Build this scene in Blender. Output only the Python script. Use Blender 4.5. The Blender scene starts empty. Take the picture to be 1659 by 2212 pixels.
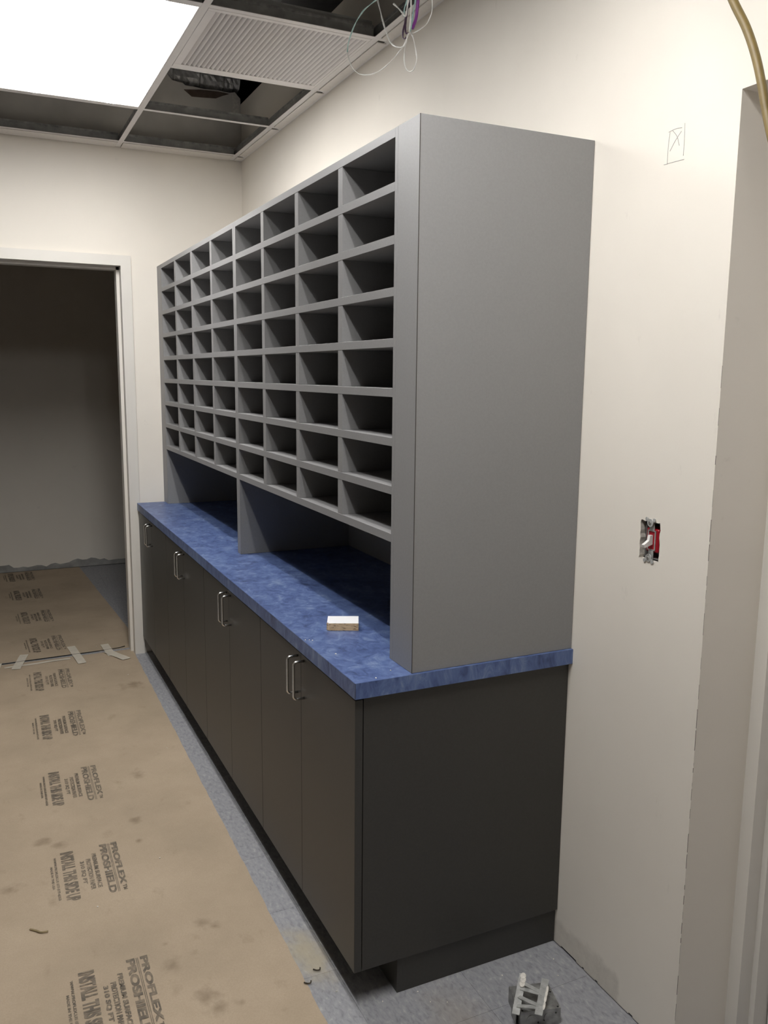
import bpy, bmesh, math, random
from mathutils import Vector, Matrix

random.seed(7)
S = bpy.context.scene
C = S.collection

# ------------------------------------------------------------------ camera
F_PX, IMG_W, IMG_H = 1829.23, 1659, 2212
cam_d = bpy.data.cameras.new('camera')
cam = bpy.data.objects.new('camera', cam_d)
C.objects.link(cam)
cam_d.sensor_fit = 'VERTICAL'
cam_d.sensor_height = 36.0
cam_d.sensor_width = 36.0
cam_d.lens = F_PX * 36.0 / IMG_H
cam_d.clip_start = 0.02
_yaw, _pitch, _roll = 0.4436, -0.1605, 0.0097
_f = Vector((math.sin(_yaw) * math.cos(_pitch), math.cos(_yaw) * math.cos(_pitch), math.sin(_pitch)))
_r = Vector((math.cos(_yaw), -math.sin(_yaw), 0))
_u = _r.cross(_f)
_r2 = math.cos(_roll) * _r + math.sin(_roll) * _u
_u2 = -math.sin(_roll) * _r + math.cos(_roll) * _u
_m = Matrix((_r2, _u2, -_f)).transposed().to_4x4()
_m.translation = Vector((-1.3946, -1.7471, 1.5941))
cam.matrix_world = _m
S.camera = cam

# ------------------------------------------------------------------ world, exposure
w = bpy.data.worlds.new('world')
S.world = w
w.use_nodes = True
w.node_tree.nodes['Background'].inputs[0].default_value = (0, 0, 0, 1)
w.node_tree.nodes['Background'].inputs[1].default_value = 0.0
S.view_settings.view_transform = 'Standard'
S.view_settings.look = 'None'
S.view_settings.gamma = 1
S.view_settings.exposure = 0.0
S.view_settings.use_curve_mapping = False
LAMP_LENS, LAMP_TUBE = 5.6, 96.0     # radiance of the troffer lens and of the two tube lines in it (the only lights)
LAMP_COL = (1.0, 0.985, 0.965)

# ------------------------------------------------------------------ materials
MATS = {}


def new_mat(name):
    m = bpy.data.materials.new(name)
    m.use_nodes = True
    nt = m.node_tree
    b = nt.nodes['Principled BSDF']
    MATS[name] = m
    return m, nt, b


def coords(nt, scale=(1, 1, 1), kind='Object'):
    if kind == 'World':
        tc = nt.nodes.new('ShaderNodeNewGeometry')
        out = tc.outputs['Position']
    else:
        tc = nt.nodes.new('ShaderNodeTexCoord')
        out = tc.outputs[kind]
    mp = nt.nodes.new('ShaderNodeMapping')
    mp.inputs['Scale'].default_value = scale
    nt.links.new(out, mp.inputs['Vector'])
    return mp.outputs['Vector']


def noise(nt, vec, scale, detail=4, rough=0.55, dist=0.0):
    n = nt.nodes.new('ShaderNodeTexNoise')
    n.inputs['Scale'].default_value = scale
    n.inputs['Detail'].default_value = detail
    n.inputs['Roughness'].default_value = rough
    n.inputs['Distortion'].default_value = dist
    nt.links.new(vec, n.inputs['Vector'])
    return n.outputs['Fac']


def ramp(nt, fac, stops):
    r = nt.nodes.new('ShaderNodeValToRGB')
    el = r.color_ramp.elements
    while len(el) < len(stops):
        el.new(0.5)
    for e, (p, c) in zip(el, stops):
        e.position = p
        e.color = (c[0], c[1], c[2], 1) if not isinstance(c, (int, float)) else (c, c, c, 1)
    nt.links.new(fac, r.inputs['Fac'])
    return r.outputs['Color']


def mix(nt, fac, a, b, mode='MIX'):
    m = nt.nodes.new('ShaderNodeMix')
    m.data_type = 'RGBA'
    m.blend_type = mode
    for sock, v in ((m.inputs['Factor'], fac), (m.inputs['A'], a), (m.inputs['B'], b)):
        if isinstance(v, bpy.types.NodeSocket):
            nt.links.new(v, sock)
        elif isinstance(v, (int, float)):
            sock.default_value = v
        else:
            sock.default_value = (v[0], v[1], v[2], 1)
    return m.outputs['Result']


def math_n(nt, op, a, b=None, c=None, clamp=False):
    m = nt.nodes.new('ShaderNodeMath')
    m.operation = op
    m.use_clamp = clamp
    for i, v in enumerate((a, b, c)):
        if v is None:
            continue
        if isinstance(v, bpy.types.NodeSocket):
            nt.links.new(v, m.inputs[i])
        else:
            m.inputs[i].default_value = v
    return m.outputs[0]


def bump(nt, b, h, strength, dist=0.001):
    n = nt.nodes.new('ShaderNodeBump')
    n.inputs['Strength'].default_value = strength
    n.inputs['Distance'].default_value = dist
    nt.links.new(h, n.inputs['Height'])
    nt.links.new(n.outputs['Normal'], b.inputs['Normal'])


def smoothstep(nt, x, lo, hi):
    m = nt.nodes.new('ShaderNodeMapRange')
    m.interpolation_type = 'SMOOTHSTEP'
    m.inputs['From Min'].default_value = lo
    m.inputs['From Max'].default_value = hi
    nt.links.new(x, m.inputs['Value'])
    return m.outputs['Result']


def plain(name, col, rough=0.5, metal=0.0, var=0.08, scale=30, bstr=0.0, spec=0.5, kind='Object'):
    m, nt, b = new_mat(name)
    v = coords(nt, kind=kind)
    n = noise(nt, v, scale, 3)
    lo = [c * (1 - var) for c in col]
    hi = [min(1, c * (1 + var)) for c in col]
    nt.links.new(ramp(nt, n, [(0.3, lo), (0.7, hi)]), b.inputs['Base Color'])
    b.inputs['Roughness'].default_value = rough
    b.inputs['Metallic'].default_value = metal
    b.inputs['Specular IOR Level'].default_value = spec
    if bstr:
        bump(nt, b, noise(nt, v, scale * 6, 2), bstr)
    return m


WALL = (0.835, 0.785, 0.705)


def wall_mat(name, band=False):
    m, nt, b = new_mat(name)
    v = coords(nt, kind='World')
    n1 = noise(nt, v, 1.6, 4)
    col = ramp(nt, n1, [(0.3, [c * 0.96 for c in WALL]), (0.7, [min(1, c * 1.03) for c in WALL])])
    sep = nt.nodes.new('ShaderNodeSeparateXYZ')
    nt.links.new(v, sep.inputs[0])
    n2 = noise(nt, v, 14, 5, 0.6)
    # faint scuffs
    n3 = noise(nt, coords(nt, (1, 3, 1.2), 'World'), 6.5, 5, 0.7)
    col = mix(nt, ramp(nt, n3, [(0.66, 0.0), (0.74, 0.22)]), col, (0.50, 0.46, 0.41))
    if band:      # bare unpainted strip where the old base moulding was pulled off
        edge = math_n(nt, 'MULTIPLY_ADD', n2, 0.09, 0.03)
        dz = math_n(nt, 'SUBTRACT', edge, sep.outputs['Z'])
        f1 = smoothstep(nt, dz, -0.012, 0.018)
        f2 = smoothstep(nt, math_n(nt, 'MULTIPLY_ADD', n2, 0.06, sep.outputs['Y']), -0.215, -0.195)
        f = math_n(nt, 'MULTIPLY', math_n(nt, 'MULTIPLY', f1, f2), math_n(nt, 'MULTIPLY_ADD', noise(nt, v, 40, 5, 0.7), 0.7, 0.12))
        col = mix(nt, f, col, (0.52, 0.48, 0.42))
    nt.links.new(col, b.inputs['Base Color'])
    b.inputs['Roughness'].default_value = 0.62
    b.inputs['Specular IOR Level'].default_value = 0.3
    bump(nt, b, noise(nt, v, 220, 3), 0.10, 0.001)
    return m


wall_mat('wall_paint')
wall_mat('wall_paint_bare_base', band=True)
wall_mat('jamb_drywall')
plain('plenum_drywall', (0.70, 0.67, 0.62), 0.85, var=0.12, scale=5, kind='World')
plain('plenum_deck', (0.30, 0.30, 0.30), 0.9, var=0.3, scale=4, kind='World')
plain('torn_paper', (0.12, 0.085, 0.065), 0.9, var=0.25, scale=30)
plain('gypsum', (0.62, 0.58, 0.52), 0.9, var=0.25, scale=160, bstr=0.6)
plain('frame_paint', (0.74, 0.71, 0.655), 0.45, var=0.02, scale=3)
plain('tee_white', (0.76, 0.73, 0.71), 0.5, var=0.03, scale=6, kind='World')
plain('tile_white', (0.74, 0.70, 0.655), 0.8, var=0.03, scale=60, kind='World')
plain('tee_web', (0.36, 0.36, 0.35), 0.5, metal=0.75, var=0.2, scale=20, kind='World')
plain('galvanized', (0.36, 0.36, 0.35), 0.5, metal=0.75, var=0.35, scale=40)
plain('foil', (0.60, 0.60, 0.60), 0.42, metal=0.45, var=0.3, scale=25, bstr=0.4)
plain('grille_white', (0.78, 0.745, 0.725), 0.5, var=0.02, scale=6)
plain('grille_dark', (0.36, 0.36, 0.35), 0.6)
plain('handle_steel', (0.66, 0.65, 0.62), 0.27, metal=1.0, var=0.05, scale=200)
plain('laminate_edge_line', (0.035, 0.03, 0.026), 0.6)
plain('wire_white', (0.80, 0.79, 0.74), 0.35, var=0.05, scale=50)
plain('wire_teal', (0.42, 0.62, 0.58), 0.35, var=0.25, scale=60)
plain('wire_purple', (0.20, 0.03, 0.24), 0.4)
plain('wire_dark', (0.055, 0.022, 0.055), 0.4)
plain('cable_yellow', (0.155, 0.108, 0.03), 0.5, var=0.15, scale=40)
plain('switch_red', (0.33, 0.008, 0.018), 0.35)
plain('switch_toggle', (0.85, 0.83, 0.80), 0.3, var=0.01)
plain('box_interior', (0.36, 0.36, 0.35), 0.5, metal=0.6)
plain('bracket_steel', (0.50, 0.505, 0.49), 0.5, metal=0.35, var=0.2, scale=60)
plain('plaster', (0.75, 0.72, 0.66), 0.9, var=0.15, scale=90)
plain('tape', (0.60, 0.55, 0.46), 0.55, var=0.08, scale=25)
plain('gap_shade_black', (0.012, 0.011, 0.010), 0.8)  # shade of the gap between the paper runners, put in as colour
plain('card_white', (0.85, 0.85, 0.86), 0.5, var=0.01)
plain('wood_sliver', (0.30, 0.235, 0.13), 0.8, var=0.3, scale=90)
plain('dark_scrap', (0.045, 0.035, 0.022), 0.9, var=0.4, scale=90)
plain('pencil', (0.40, 0.39, 0.37), 0.7)


def laminate(name, col, rough, speck, scale=170):
    m, nt, b = new_mat(name)
    v = coords(nt, kind='World')
    n = noise(nt, v, scale, 4, 0.7)
    n2 = noise(nt, v, 3.0, 3)
    c = ramp(nt, n, [(0.3, [x * (1 - speck) for x in col]), (0.7, [x * (1 + speck) for x in col])])
    c = mix(nt, ramp(nt, n2, [(0.35, 0.0), (0.75, 0.12)]), c, [x * 1.25 for x in col])
    nt.links.new(c, b.inputs['Base Color'])
    b.inputs['Roughness'].default_value = rough
    bump(nt, b, noise(nt, v, 700, 2), 0.12, 0.0005)
    return m


laminate('grey_laminate', (0.24, 0.237, 0.237), 0.48, 0.05)
laminate('charcoal_laminate', (0.0445, 0.0425, 0.0385), 0.42, 0.10)


def blue_mat(name, vert=False):
    m, nt, b = new_mat(name)
    v = coords(nt, (1, 1, 0.5) if vert else (1.0, 0.8, 1), kind='World')
    n = noise(nt, v, 30, 8, 0.68, 0.9)
    n2 = noise(nt, v, 9, 4)
    f = math_n(nt, 'MULTIPLY_ADD', n2, 0.35, math_n(nt, 'MULTIPLY', n, 0.65))
    c = ramp(nt, f, [(0.36, (0.036, 0.056, 0.135)), (0.46, (0.068, 0.105, 0.245)),
                     (0.54, (0.100, 0.150, 0.310)), (0.64, (0.185, 0.245, 0.390))])
    nt.links.new(c, b.inputs['Base Color'])
    b.inputs['Roughness'].default_value = 0.40
    return m


blue_mat('blue_laminate')
blue_mat('blue_laminate_edge', True)


def vinyl():
    m, nt, b = new_mat('vinyl_tile')
    v = coords(nt, kind='World')
    oi = nt.nodes.new('ShaderNodeObjectInfo')
    n = noise(nt, coords(nt, (1.0, 0.45, 1), 'World'), 95, 4, 0.6, 0.4)
    c = ramp(nt, n, [(0.30, (0.205, 0.208, 0.225)), (0.45, (0.285, 0.288, 0.305)), (0.60, (0.325, 0.325, 0.34)),
                     (0.74, (0.43, 0.425, 0.42))])
    tint = math_n(nt, 'MULTIPLY_ADD', oi.outputs['Random'], 0.10, 0.95)
    vv = nt.nodes.new('ShaderNodeCombineColor')
    for i in range(3):
        nt.links.new(tint, vv.inputs[i])
    c = mix(nt, 1.0, c, vv.outputs[0], 'MULTIPLY')
    # tan adhesive smear left beside the paper, and scuffed dirt by the near end
    for (x, y, r0, r1, colr, amt) in ((-0.665, 0.26, 0.03, 0.16, (0.42, 0.36, 0.24), 0.75),
                                      (-0.40, -0.15, 0.02, 0.20, (0.33, 0.27, 0.20), 0.35)):
        d = nt.nodes.new('ShaderNodeVectorMath')
        d.operation = 'DISTANCE'
        mp = nt.nodes.new('ShaderNodeMapping')
        mp.inputs['Scale'].default_value = (1.6, 0.8, 0)
        nt.links.new(v, mp.inputs['Vector'])
        nt.links.new(mp.outputs[0], d.inputs[0])
        d.inputs[1].default_value = (x * 1.6, y * 0.8, 0)
        dd = math_n(nt, 'MULTIPLY_ADD', noise(nt, v, 18, 4), 0.16, d.outputs['Value'])
        f = math_n(nt, 'SUBTRACT', 1.0, smoothstep(nt, dd, r0 + 0.06, r1 + 0.06))
        c = mix(nt, math_n(nt, 'MULTIPLY', f, amt), c, colr)
    nt.links.new(c, b.inputs['Base Color'])
    b.inputs['Roughness'].default_value = 0.5
    bump(nt, b, n, 0.15, 0.0006)


vinyl()

PAPER_STAINS = [(-0.896, 0.517, .035), (-0.865, 0.49, .03), (-0.955, 0.215, .055), (-0.94, 0.165, .04),
                (-1.017, 0.366, .05), (-1.238, 1.125, .04), (-1.292, 1.18, .045), (-0.772, 2.576, .10),
                (-0.91, 1.543, .05), (-0.98, 1.2, .04), (-1.40, 0.93, .05), (-1.01, 0.47, .022),
                (-0.876, 0.16, .03), (-0.99, 1.05, .02)]


def kraft(name, ink=None, far=False):
    m, nt, b = new_mat(name)
    v = coords(nt, kind='World')
    n1 = noise(nt, v, 2.2, 4, 0.6)
    n2 = noise(nt, v, 260, 3, 0.7)
    c = ramp(nt, n1, [(0.3, (0.375, 0.300, 0.215)), (0.5, (0.435, 0.345, 0.248)), (0.7, (0.485, 0.388, 0.283))])
    c = mix(nt, ramp(nt, n2, [(0.35, 0.0), (0.8, 0.30)]), c, (0.25, 0.19, 0.13))
    n4 = noise(nt, coords(nt, (1.5, 1, 1), 'World'), 9, 5, 0.65)
    c = mix(nt, ramp(nt, n4, [(0.60, 0.0), (0.78, 0.35)]), c, (0.20, 0.145, 0.09))
    n5 = noise(nt, v, 16, 4)
    if not ink:
        for (x, y, r) in PAPER_STAINS:
            d = nt.nodes.new('ShaderNodeVectorMath')
            d.operation = 'DISTANCE'
            nt.links.new(v, d.inputs[0])
            d.inputs[1].default_value = (x, y, 0.001)
            dd = math_n(nt, 'MULTIPLY_ADD', n5, r * 2.2, d.outputs['Value'])
            f = math_n(nt, 'SUBTRACT', 1.0, smoothstep(nt, dd, r * 1.0, r * 1.9))
            c = mix(nt, math_n(nt, 'MULTIPLY', f, 0.55), c, (0.15, 0.105, 0.065))
        bump(nt, b, n2, 0.1, 0.0006)
    else:
        n3 = noise(nt, v, 28, 4, 0.7)
        c = mix(nt, ramp(nt, n3, [(0.30, 0.38), (0.62, 0.88)]), c, ink)
    nt.links.new(c, b.inputs['Base Color'])
    b.inputs['Roughness'].default_value = 0.75
    b.inputs['Specular IOR Level'].default_value = 0.3
    return m


kraft('kraft_paper')
kraft('paper_ink', ink=(0.085, 0.075, 0.062))


def card_print():
    m, nt, b = new_mat('card_print')
    v = coords(nt, (70, 70, 330))
    n = noise(nt, v, 1.0, 3, 0.7)
    c = ramp(nt, n, [(0.34, (0.12, 0.08, 0.05)), (0.44, (0.62, 0.44, 0.25)), (0.7, (0.70, 0.52, 0.32))])
    nt.links.new(c, b.inputs['Base Color'])
    b.inputs['Roughness'].default_value = 0.5


card_print()

for _n, _s in (('lamp_lens', LAMP_LENS), ('lamp_tube', LAMP_TUBE)):
    m, nt, b = new_mat(_n)
    em = nt.nodes.new('ShaderNodeEmission')
    em.inputs['Color'].default_value = (*LAMP_COL, 1)
    em.inputs['Strength'].default_value = _s
    nt.links.new(em.outputs[0], nt.nodes['Material Output'].inputs['Surface'])


# ------------------------------------------------------------------ mesh helpers
def B():
    return bmesh.new()


def box(bm, x0, x1, y0, y1, z0, z1, bev=0.0, mi=0):
    if x0 > x1: x0, x1 = x1, x0
    if y0 > y1: y0, y1 = y1, y0
    if z0 > z1: z0, z1 = z1, z0
    vs = [bm.verts.new(p) for p in ((x0, y0, z0), (x1, y0, z0), (x1, y1, z0), (x0, y1, z0),
                                    (x0, y0, z1), (x1, y0, z1), (x1, y1, z1), (x0, y1, z1))]
    fs = [bm.faces.new([vs[i] for i in q]) for q in
          ((3, 2, 1, 0), (4, 5, 6, 7), (0, 1, 5, 4), (1, 2, 6, 5), (2, 3, 7, 6), (3, 0, 4, 7))]
    for f in fs:
        f.material_index = mi
    if bev:
        es = list({e for f in fs for e in f.edges})
        bmesh.ops.bevel(bm, geom=es, offset=bev, segments=1, affect='EDGES', clamp_overlap=True)
    return bm


def prism(bm, poly, axis, a, c, mi=0):
    """extrude a 2-D polygon along an axis; poly lists the two other coordinates in order"""
    def P(q, t):
        if axis == 0: return (t, q[0], q[1])
        if axis == 1: return (q[0], t, q[1])
        return (q[0], q[1], t)
    lo = [bm.verts.new(P(q, a)) for q in poly]
    hi = [bm.verts.new(P(q, c)) for q in poly]
    n = len(poly)
    fs = [bm.faces.new(lo[::-1]), bm.faces.new(hi)]
    for i in range(n):
        fs.append(bm.faces.new((lo[i], lo[(i + 1) % n], hi[(i + 1) % n], hi[i])))
    for f in fs:
        f.material_index = mi
    return bm


def smooth_path(pts, sub=6):
    pts = [Vector(p) for p in pts]
    if len(pts) < 3:
        return pts
    out = []
    for i in range(len(pts) - 1):
        p0 = pts[max(0, i - 1)]; p1 = pts[i]; p2 = pts[i + 1]; p3 = pts[min(len(pts) - 1, i + 2)]
        for k in range(sub):
            t = k / sub
            out.append(0.5 * ((2 * p1) + (p2 - p0) * t + (2 * p0 - 5 * p1 + 4 * p2 - p3) * t * t
                              + (3 * p1 - p0 - 3 * p2 + p3) * t * t * t))
    out.append(pts[-1])
    return out


def tube(bm, pts, r, seg=8, sub=6, flat=1.0, twist=0.0):
    pts = smooth_path(pts, sub) if sub > 1 else [Vector(p) for p in pts]
    rings = []
    n = None
    for i, p in enumerate(pts):
        t = (pts[min(i + 1, len(pts) - 1)] - pts[max(i - 1, 0)]).normalized()
        if n is None:
            n = t.orthogonal().normalized()
        n = (n - t * n.dot(t))
        n = n.normalized() if n.length > 1e-6 else t.orthogonal().normalized()
        bb = t.cross(n)
        a0 = twist * i
        n2 = n * math.cos(a0) + bb * math.sin(a0)
        b2 = t.cross(n2)
        rings.append([bm.verts.new(p + n2 * math.cos(2 * math.pi * k / seg) * r
                                   + b2 * math.sin(2 * math.pi * k / seg) * r * flat) for k in range(seg)])
    for a, c in zip(rings, rings[1:]):
        for k in range(seg):
            f = bm.faces.new((a[k], a[(k + 1) % seg], c[(k + 1) % seg], c[k]))
            f.smooth = True
    bm.faces.new(rings[0][::-1])
    bm.faces.new(rings[-1])
    return bm


def cyl(bm, p0, p1, r, seg=16):
    return tube(bm, [p0, p1], r, seg, 1)


OFF = {}


def finish(name, bm, mats, parent=None, off=(0, 0, 0)):
    bmesh.ops.recalc_face_normals(bm, faces=bm.faces)
    off = Vector(off)
    if off.length:
        bmesh.ops.translate(bm, verts=bm.verts, vec=-off)
    me = bpy.data.meshes.new(name)
    bm.to_mesh(me)
    bm.free()
    if isinstance(mats, str):
        mats = [mats]
    for k in mats:
        me.materials.append(MATS[k])
    return add(name, me, parent)


def add(name, me, parent=None, loc=None):
    o = bpy.data.objects.new(name, me)
    C.objects.link(o)
    if parent is not None:
        o.parent = parent
    if loc:
        o.location = loc
    return o


def thing(name, label, cat, loc=(0, 0, 0), group=None, kind=None):
    o = bpy.data.objects.new(name, None)
    C.objects.link(o)
    o.empty_display_size = 0.05
    o.location = loc
    OFF[o.name] = Vector(loc)
    tag(o, label, cat, group, kind)
    return o


def tag(o, label=None, cat=None, group=None, kind=None):
    if label: o['label'] = label
    if cat: o['category'] = cat
    if group: o['group'] = group
    if kind: o['kind'] = kind
    return o


def part(name, bm, mats, root, parent=None):
    return finish(name, bm, mats, parent or root, OFF.get(root.name, (0, 0, 0)))


def struct(name, bm, mats, label=None, cat=None):
    o = finish(name, bm, mats)
    o['kind'] = 'structure'
    tag(o, label, cat)
    return o


# ------------------------------------------------------------------ dimensions (metres)
YF = 3.0808        # far wall
ZG = 2.757         # ceiling grid, underside
ZT, ZB = 0.8751, 0.835
DU, ZU = 0.4818, 2.163
XL, YB = -5.10, -7.4      # left wall, wall behind the camera
YO, ZO = -0.4382, 2.157   # opening in the right wall: far jamb, head
YN = -1.40                # near jamb of that opening
WT = 0.165                # wall thickness
Y2 = 5.53                 # far wall of the unlit room

# ------------------------------------------------------------------ floor
bm = B()
box(bm, -5.1, 2.3, YB - .1, Y2 + .12, -0.12, -0.003)
floor = struct('floor', bm, 'vinyl_tile', 'blue-grey flecked vinyl tile floor around the brown paper', 'floor')
T = 0.3048
bm = B()
box(bm, 0, T - 0.0006, 0, T - 0.0006, -0.0029, 0.0)
bmesh.ops.recalc_face_normals(bm, faces=bm.faces)
tile_me = bpy.data.meshes.new('floor_tile')
bm.to_mesh(tile_me); bm.free()
tile_me.materials.append(MATS['vinyl_tile'])
for i in range(6):
    for j in range(21):
        add('floor_tile', tile_me, floor, (-0.004 - (i + 1) * T, -0.72 - 0.3048 + 0.0 + j * T - 0.02, 0))

# ------------------------------------------------------------------ right wall with switch hole and opening
HY0, HY1, HZ0, HZ1 = -0.2905, -0.227, 1.172, 1.263


def jag(y0, y1, z0, z1, n, amp):
    out = []
    cs = [(y0, z0), (y1, z0), (y1, z1), (y0, z1)]
    for a, c in zip(cs, cs[1:] + cs[:1]):
        for k in range(n):
            t = k / n
            out.append((a[0] + (c[0] - a[0]) * t + random.uniform(-amp, amp),
                        a[1] + (c[1] - a[1]) * t + random.uniform(-amp, amp)))
    return out


hole_outer = jag(HY0, HY1, HZ0, HZ1, 11, 0.0017)
bm = B()
NOTCH = [(-0.300, -0.285), (-0.165, -0.155), (-0.108, -0.100), (-0.075, -0.006)]
rect = [(YO, 0.0)]
for a_, c_ in NOTCH:
    rect += [(a_, 0.0), (a_, 0.0045), (c_, 0.0045), (c_, 0.0)]
rect += [(YF, 0.0), (YF, 3.055), (YO, 3.055)]
ov = [bm.verts.new((0, y, z)) for y, z in rect]
iv = [bm.verts.new((0, y, z)) for y, z in hole_outer]
es = [bm.edges.new((vs[i], vs[(i + 1) % len(vs)])) for vs in (ov, iv) for i in range(len(vs))]
bmesh.ops.triangle_fill(bm, use_beauty=True, use_dissolve=False, edges=es)
# thickness of the drywall inside the hole
iv2 = [bm.verts.new((0.016, y * 1.0, z)) for y, z in hole_outer]
for i in range(len(iv)):
    k = (i + 1) % len(iv)
    f = bm.faces.new((iv[i], iv[k], iv2[k], iv2[i]))
    f.material_index = 2


def quad(bm, pts, mi=0):
    f = bm.faces.new([bm.verts.new(p) for p in pts])
    f.material_index = mi
    return f


for a_, c_ in NOTCH:
    quad(bm, [(0, a_, 0.0045), (0, c_, 0.0045), (0.014, c_, 0.0045), (0.014, a_, 0.0045)], 2)
    for y_ in (a_, c_):
        quad(bm, [(0, y_, 0), (0, y_, 0.0045), (0.014, y_, 0.0045), (0.014, y_, 0)], 2)
# far jamb of the opening, top, back, end
quad(bm, [(0, YO, 0), (0, YO, ZO), (WT, YO, ZO), (WT, YO, 0)], 1)
quad(bm, [(0, YO, 3.055), (WT, YO, 3.055), (WT, YF, 3.055), (0, YF, 3.055)], 3)
quad(bm, [(WT, YO, 0), (WT, YO, 3.055), (WT, YF, 3.055), (WT, YF, 0)], 3)
# head over the opening
box(bm, 0, WT, YN, YO, ZO, 3.055)
box(bm, 0, WT, YB, YN, 0, 3.055)
bmesh.ops.remove_doubles(bm, verts=bm.verts, dist=1e-5)
wall_right = struct('wall_right', bm, ['wall_paint_bare_base', 'jamb_drywall', 'gypsum', 'plenum_drywall'],
                    'off-white drywall behind the grey cabinets with an uncovered switch', 'wall')
# slight wear along the corner bead
bm = B()
zz_ = 0.03
while zz_ < 1.62:
    ln = random.uniform(0.006, 0.05)
    r_ = random.choice((0.00015, 0.00025, 0.0004))
    box(bm, -r_, r_, YO - r_, YO + r_, zz_, zz_ + ln)
    zz_ += ln + random.uniform(0.002, 0.03) * (1 + zz_)
plain('edge_grime', (0.16, 0.14, 0.12), 0.9)
finish('corner_wear', bm, 'edge_grime', wall_right)
# pencilled rectangle with an X on the wall
PENCIL = [[(-.242, 2.123), (-.262, 2.125), (-.281, 2.123)], [(-.246, 2.122), (-.243, 2.09), (-.243, 2.056)],
          [(-.233, 2.057), (-.26, 2.057), (-.293, 2.056)], [(-.289, 2.13), (-.290, 2.10), (-.290, 2.064)],
          [(-.280, 2.116), (-.263, 2.10), (-.249, 2.082)], [(-.254, 2.123), (-.268, 2.108), (-.276, 2.088)]]
bm = B()
for st in PENCIL:
    tube(bm, [(-0.0002, y, z) for y, z in st], 0.0006, 5, 4)
finish('pencil_mark', bm, 'pencil', wall_right)

# ------------------------------------------------------------------ far wall with doorway, torn top
DX1, DX0, DZ = -0.674, -1.588, 2.155   # clear opening (frame inner edges)
bm = B()
ragged = [(XL, 3.45), (-0.44, 3.45), (-0.43, 3.20), (-0.425, 3.135), (-0.37, 3.128), (-0.315, 3.123), (-0.30, 3.112),
          (-0.26, 3.112), (-0.20, 3.108), (-0.12, 3.112), (-0.06, 3.108), (-0.03, 3.115), (0.0, 3.085)]
RX0, RX1 = DX0 - 0.03, DX1 + 0.03     # rough opening
poly = [(0, 0.0), (RX1, 0.0), (RX1, DZ + 0.03), (RX0, DZ + 0.03), (RX0, 0.0), (XL, 0.0)] + ragged
lo = [bm.verts.new((x, YF, z)) for x, z in poly]
hi = [bm.verts.new((x, YF + WT, z)) for x, z in poly]
n = len(poly)
for i in range(n):
    k = (i + 1) % n
    f = bm.faces.new((lo[i], lo[k], hi[k], hi[i]))
    f.material_index = 1 if poly[i][1] > 2.5 else 0
for ring in (lo, hi):
    e2 = [bm.edges.get((ring[i], ring[(i + 1) % n])) for i in range(n)]
    bmesh.ops.triangle_fill(bm, use_beauty=True, use_dissolve=False, edges=e2)
struct('wall_far', bm, ['wall_paint', 'gypsum'], 'off-white end wall around the dark doorway', 'wall')
wf = C.objects['wall_far']
# unpainted plenum side of the far wall: thin drywall sheet above the grid with a torn-off patch
bm = B()
prism(bm, [(XL + .01, ZG + 0.012), (-0.001, ZG + 0.012), (-0.001, 3.08)] + [(x, z - .003) for x, z in ragged[-2:3:-1]]
      + [(-0.44, 3.20), (-0.45, 3.44), (XL + .01, 3.44)], 1, YF - 0.004, YF - 0.0005)
finish('plenum_sheet', bm, 'plenum_drywall', wf)
bm = B()
prism(bm, [(-.311, 3.088), (-.269, 3.058), (-.20, 3.062), (-.138, 3.067), (-.10, 3.085), (-.063, 3.100),
           (-.12, 3.104), (-.22, 3.100)], 1, YF - 0.0062, YF - 0.0045)
finish('torn_patch', bm, 'torn_paper', wf)
bm = B()
prism(bm, [(-.042, 2.98), (-.012, 2.975), (-.010, 3.09), (-.046, 3.10)], 1, YF - 0.006, YF - 0.0045)
finish('joint_compound_smear', bm, 'plaster', wf)

bm = B()
box(bm, XL - 0.1, XL, YB, YF + WT, 0, 3.45)
struct('wall_left', bm, 'wall_paint', 'plain off-white drywall facing the cabinets', 'wall')
bm = B()
box(bm, XL - 0.1, 1.3, YB - 0.1, YB, 0, 3.45)
struct('wall_back', bm, 'wall_paint', 'plain off-white drywall at the rear of the room', 'wall')

# unlit room beyond the doorway
bm = B()
box(bm, -5.0, 2.2, Y2, Y2 + 0.1, 0, 2.75)
w2 = struct('wall_beyond', bm, 'wall_paint', 'dim drywall of the unlit room beyond the doorway', 'wall')
bm = B()
quadpts = []
zz = [0.045 + 0.015 * math.sin(q * .31) + random.uniform(-.012, .012) for q in range(110)]
prism(bm, [(-2.9, 0.001)] + [(0.9, 0.001)] + [(0.9 - i * 3.8 / 109, zz[i]) for i in range(110)], 1, Y2 - 0.002, Y2 - 0.0003)
plain('smear_grey', (0.33, 0.325, 0.31), 0.9, var=0.3, scale=9, kind='World')
finish('base_smear', bm, 'smear_grey', w2)
bm = B()
box(bm, -5.1, -5.0, YF + WT, Y2, 0, 2.75)
struct('wall_side', bm, 'wall_paint', 'side wall of the unlit room', 'wall')
bm = B()
box(bm, 2.2, 2.3, YF + WT, Y2, 0, 2.75)
struct('wall_end', bm, 'wall_paint', 'end wall of the unlit room', 'wall')
bm = B()
box(bm, -5.1, 2.3, YF + WT, Y2 + 0.1, 2.75, 2.80)
struct('ceiling_beyond', bm, 'plenum_deck', 'dark ceiling of the unlit room', 'ceiling')


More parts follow.
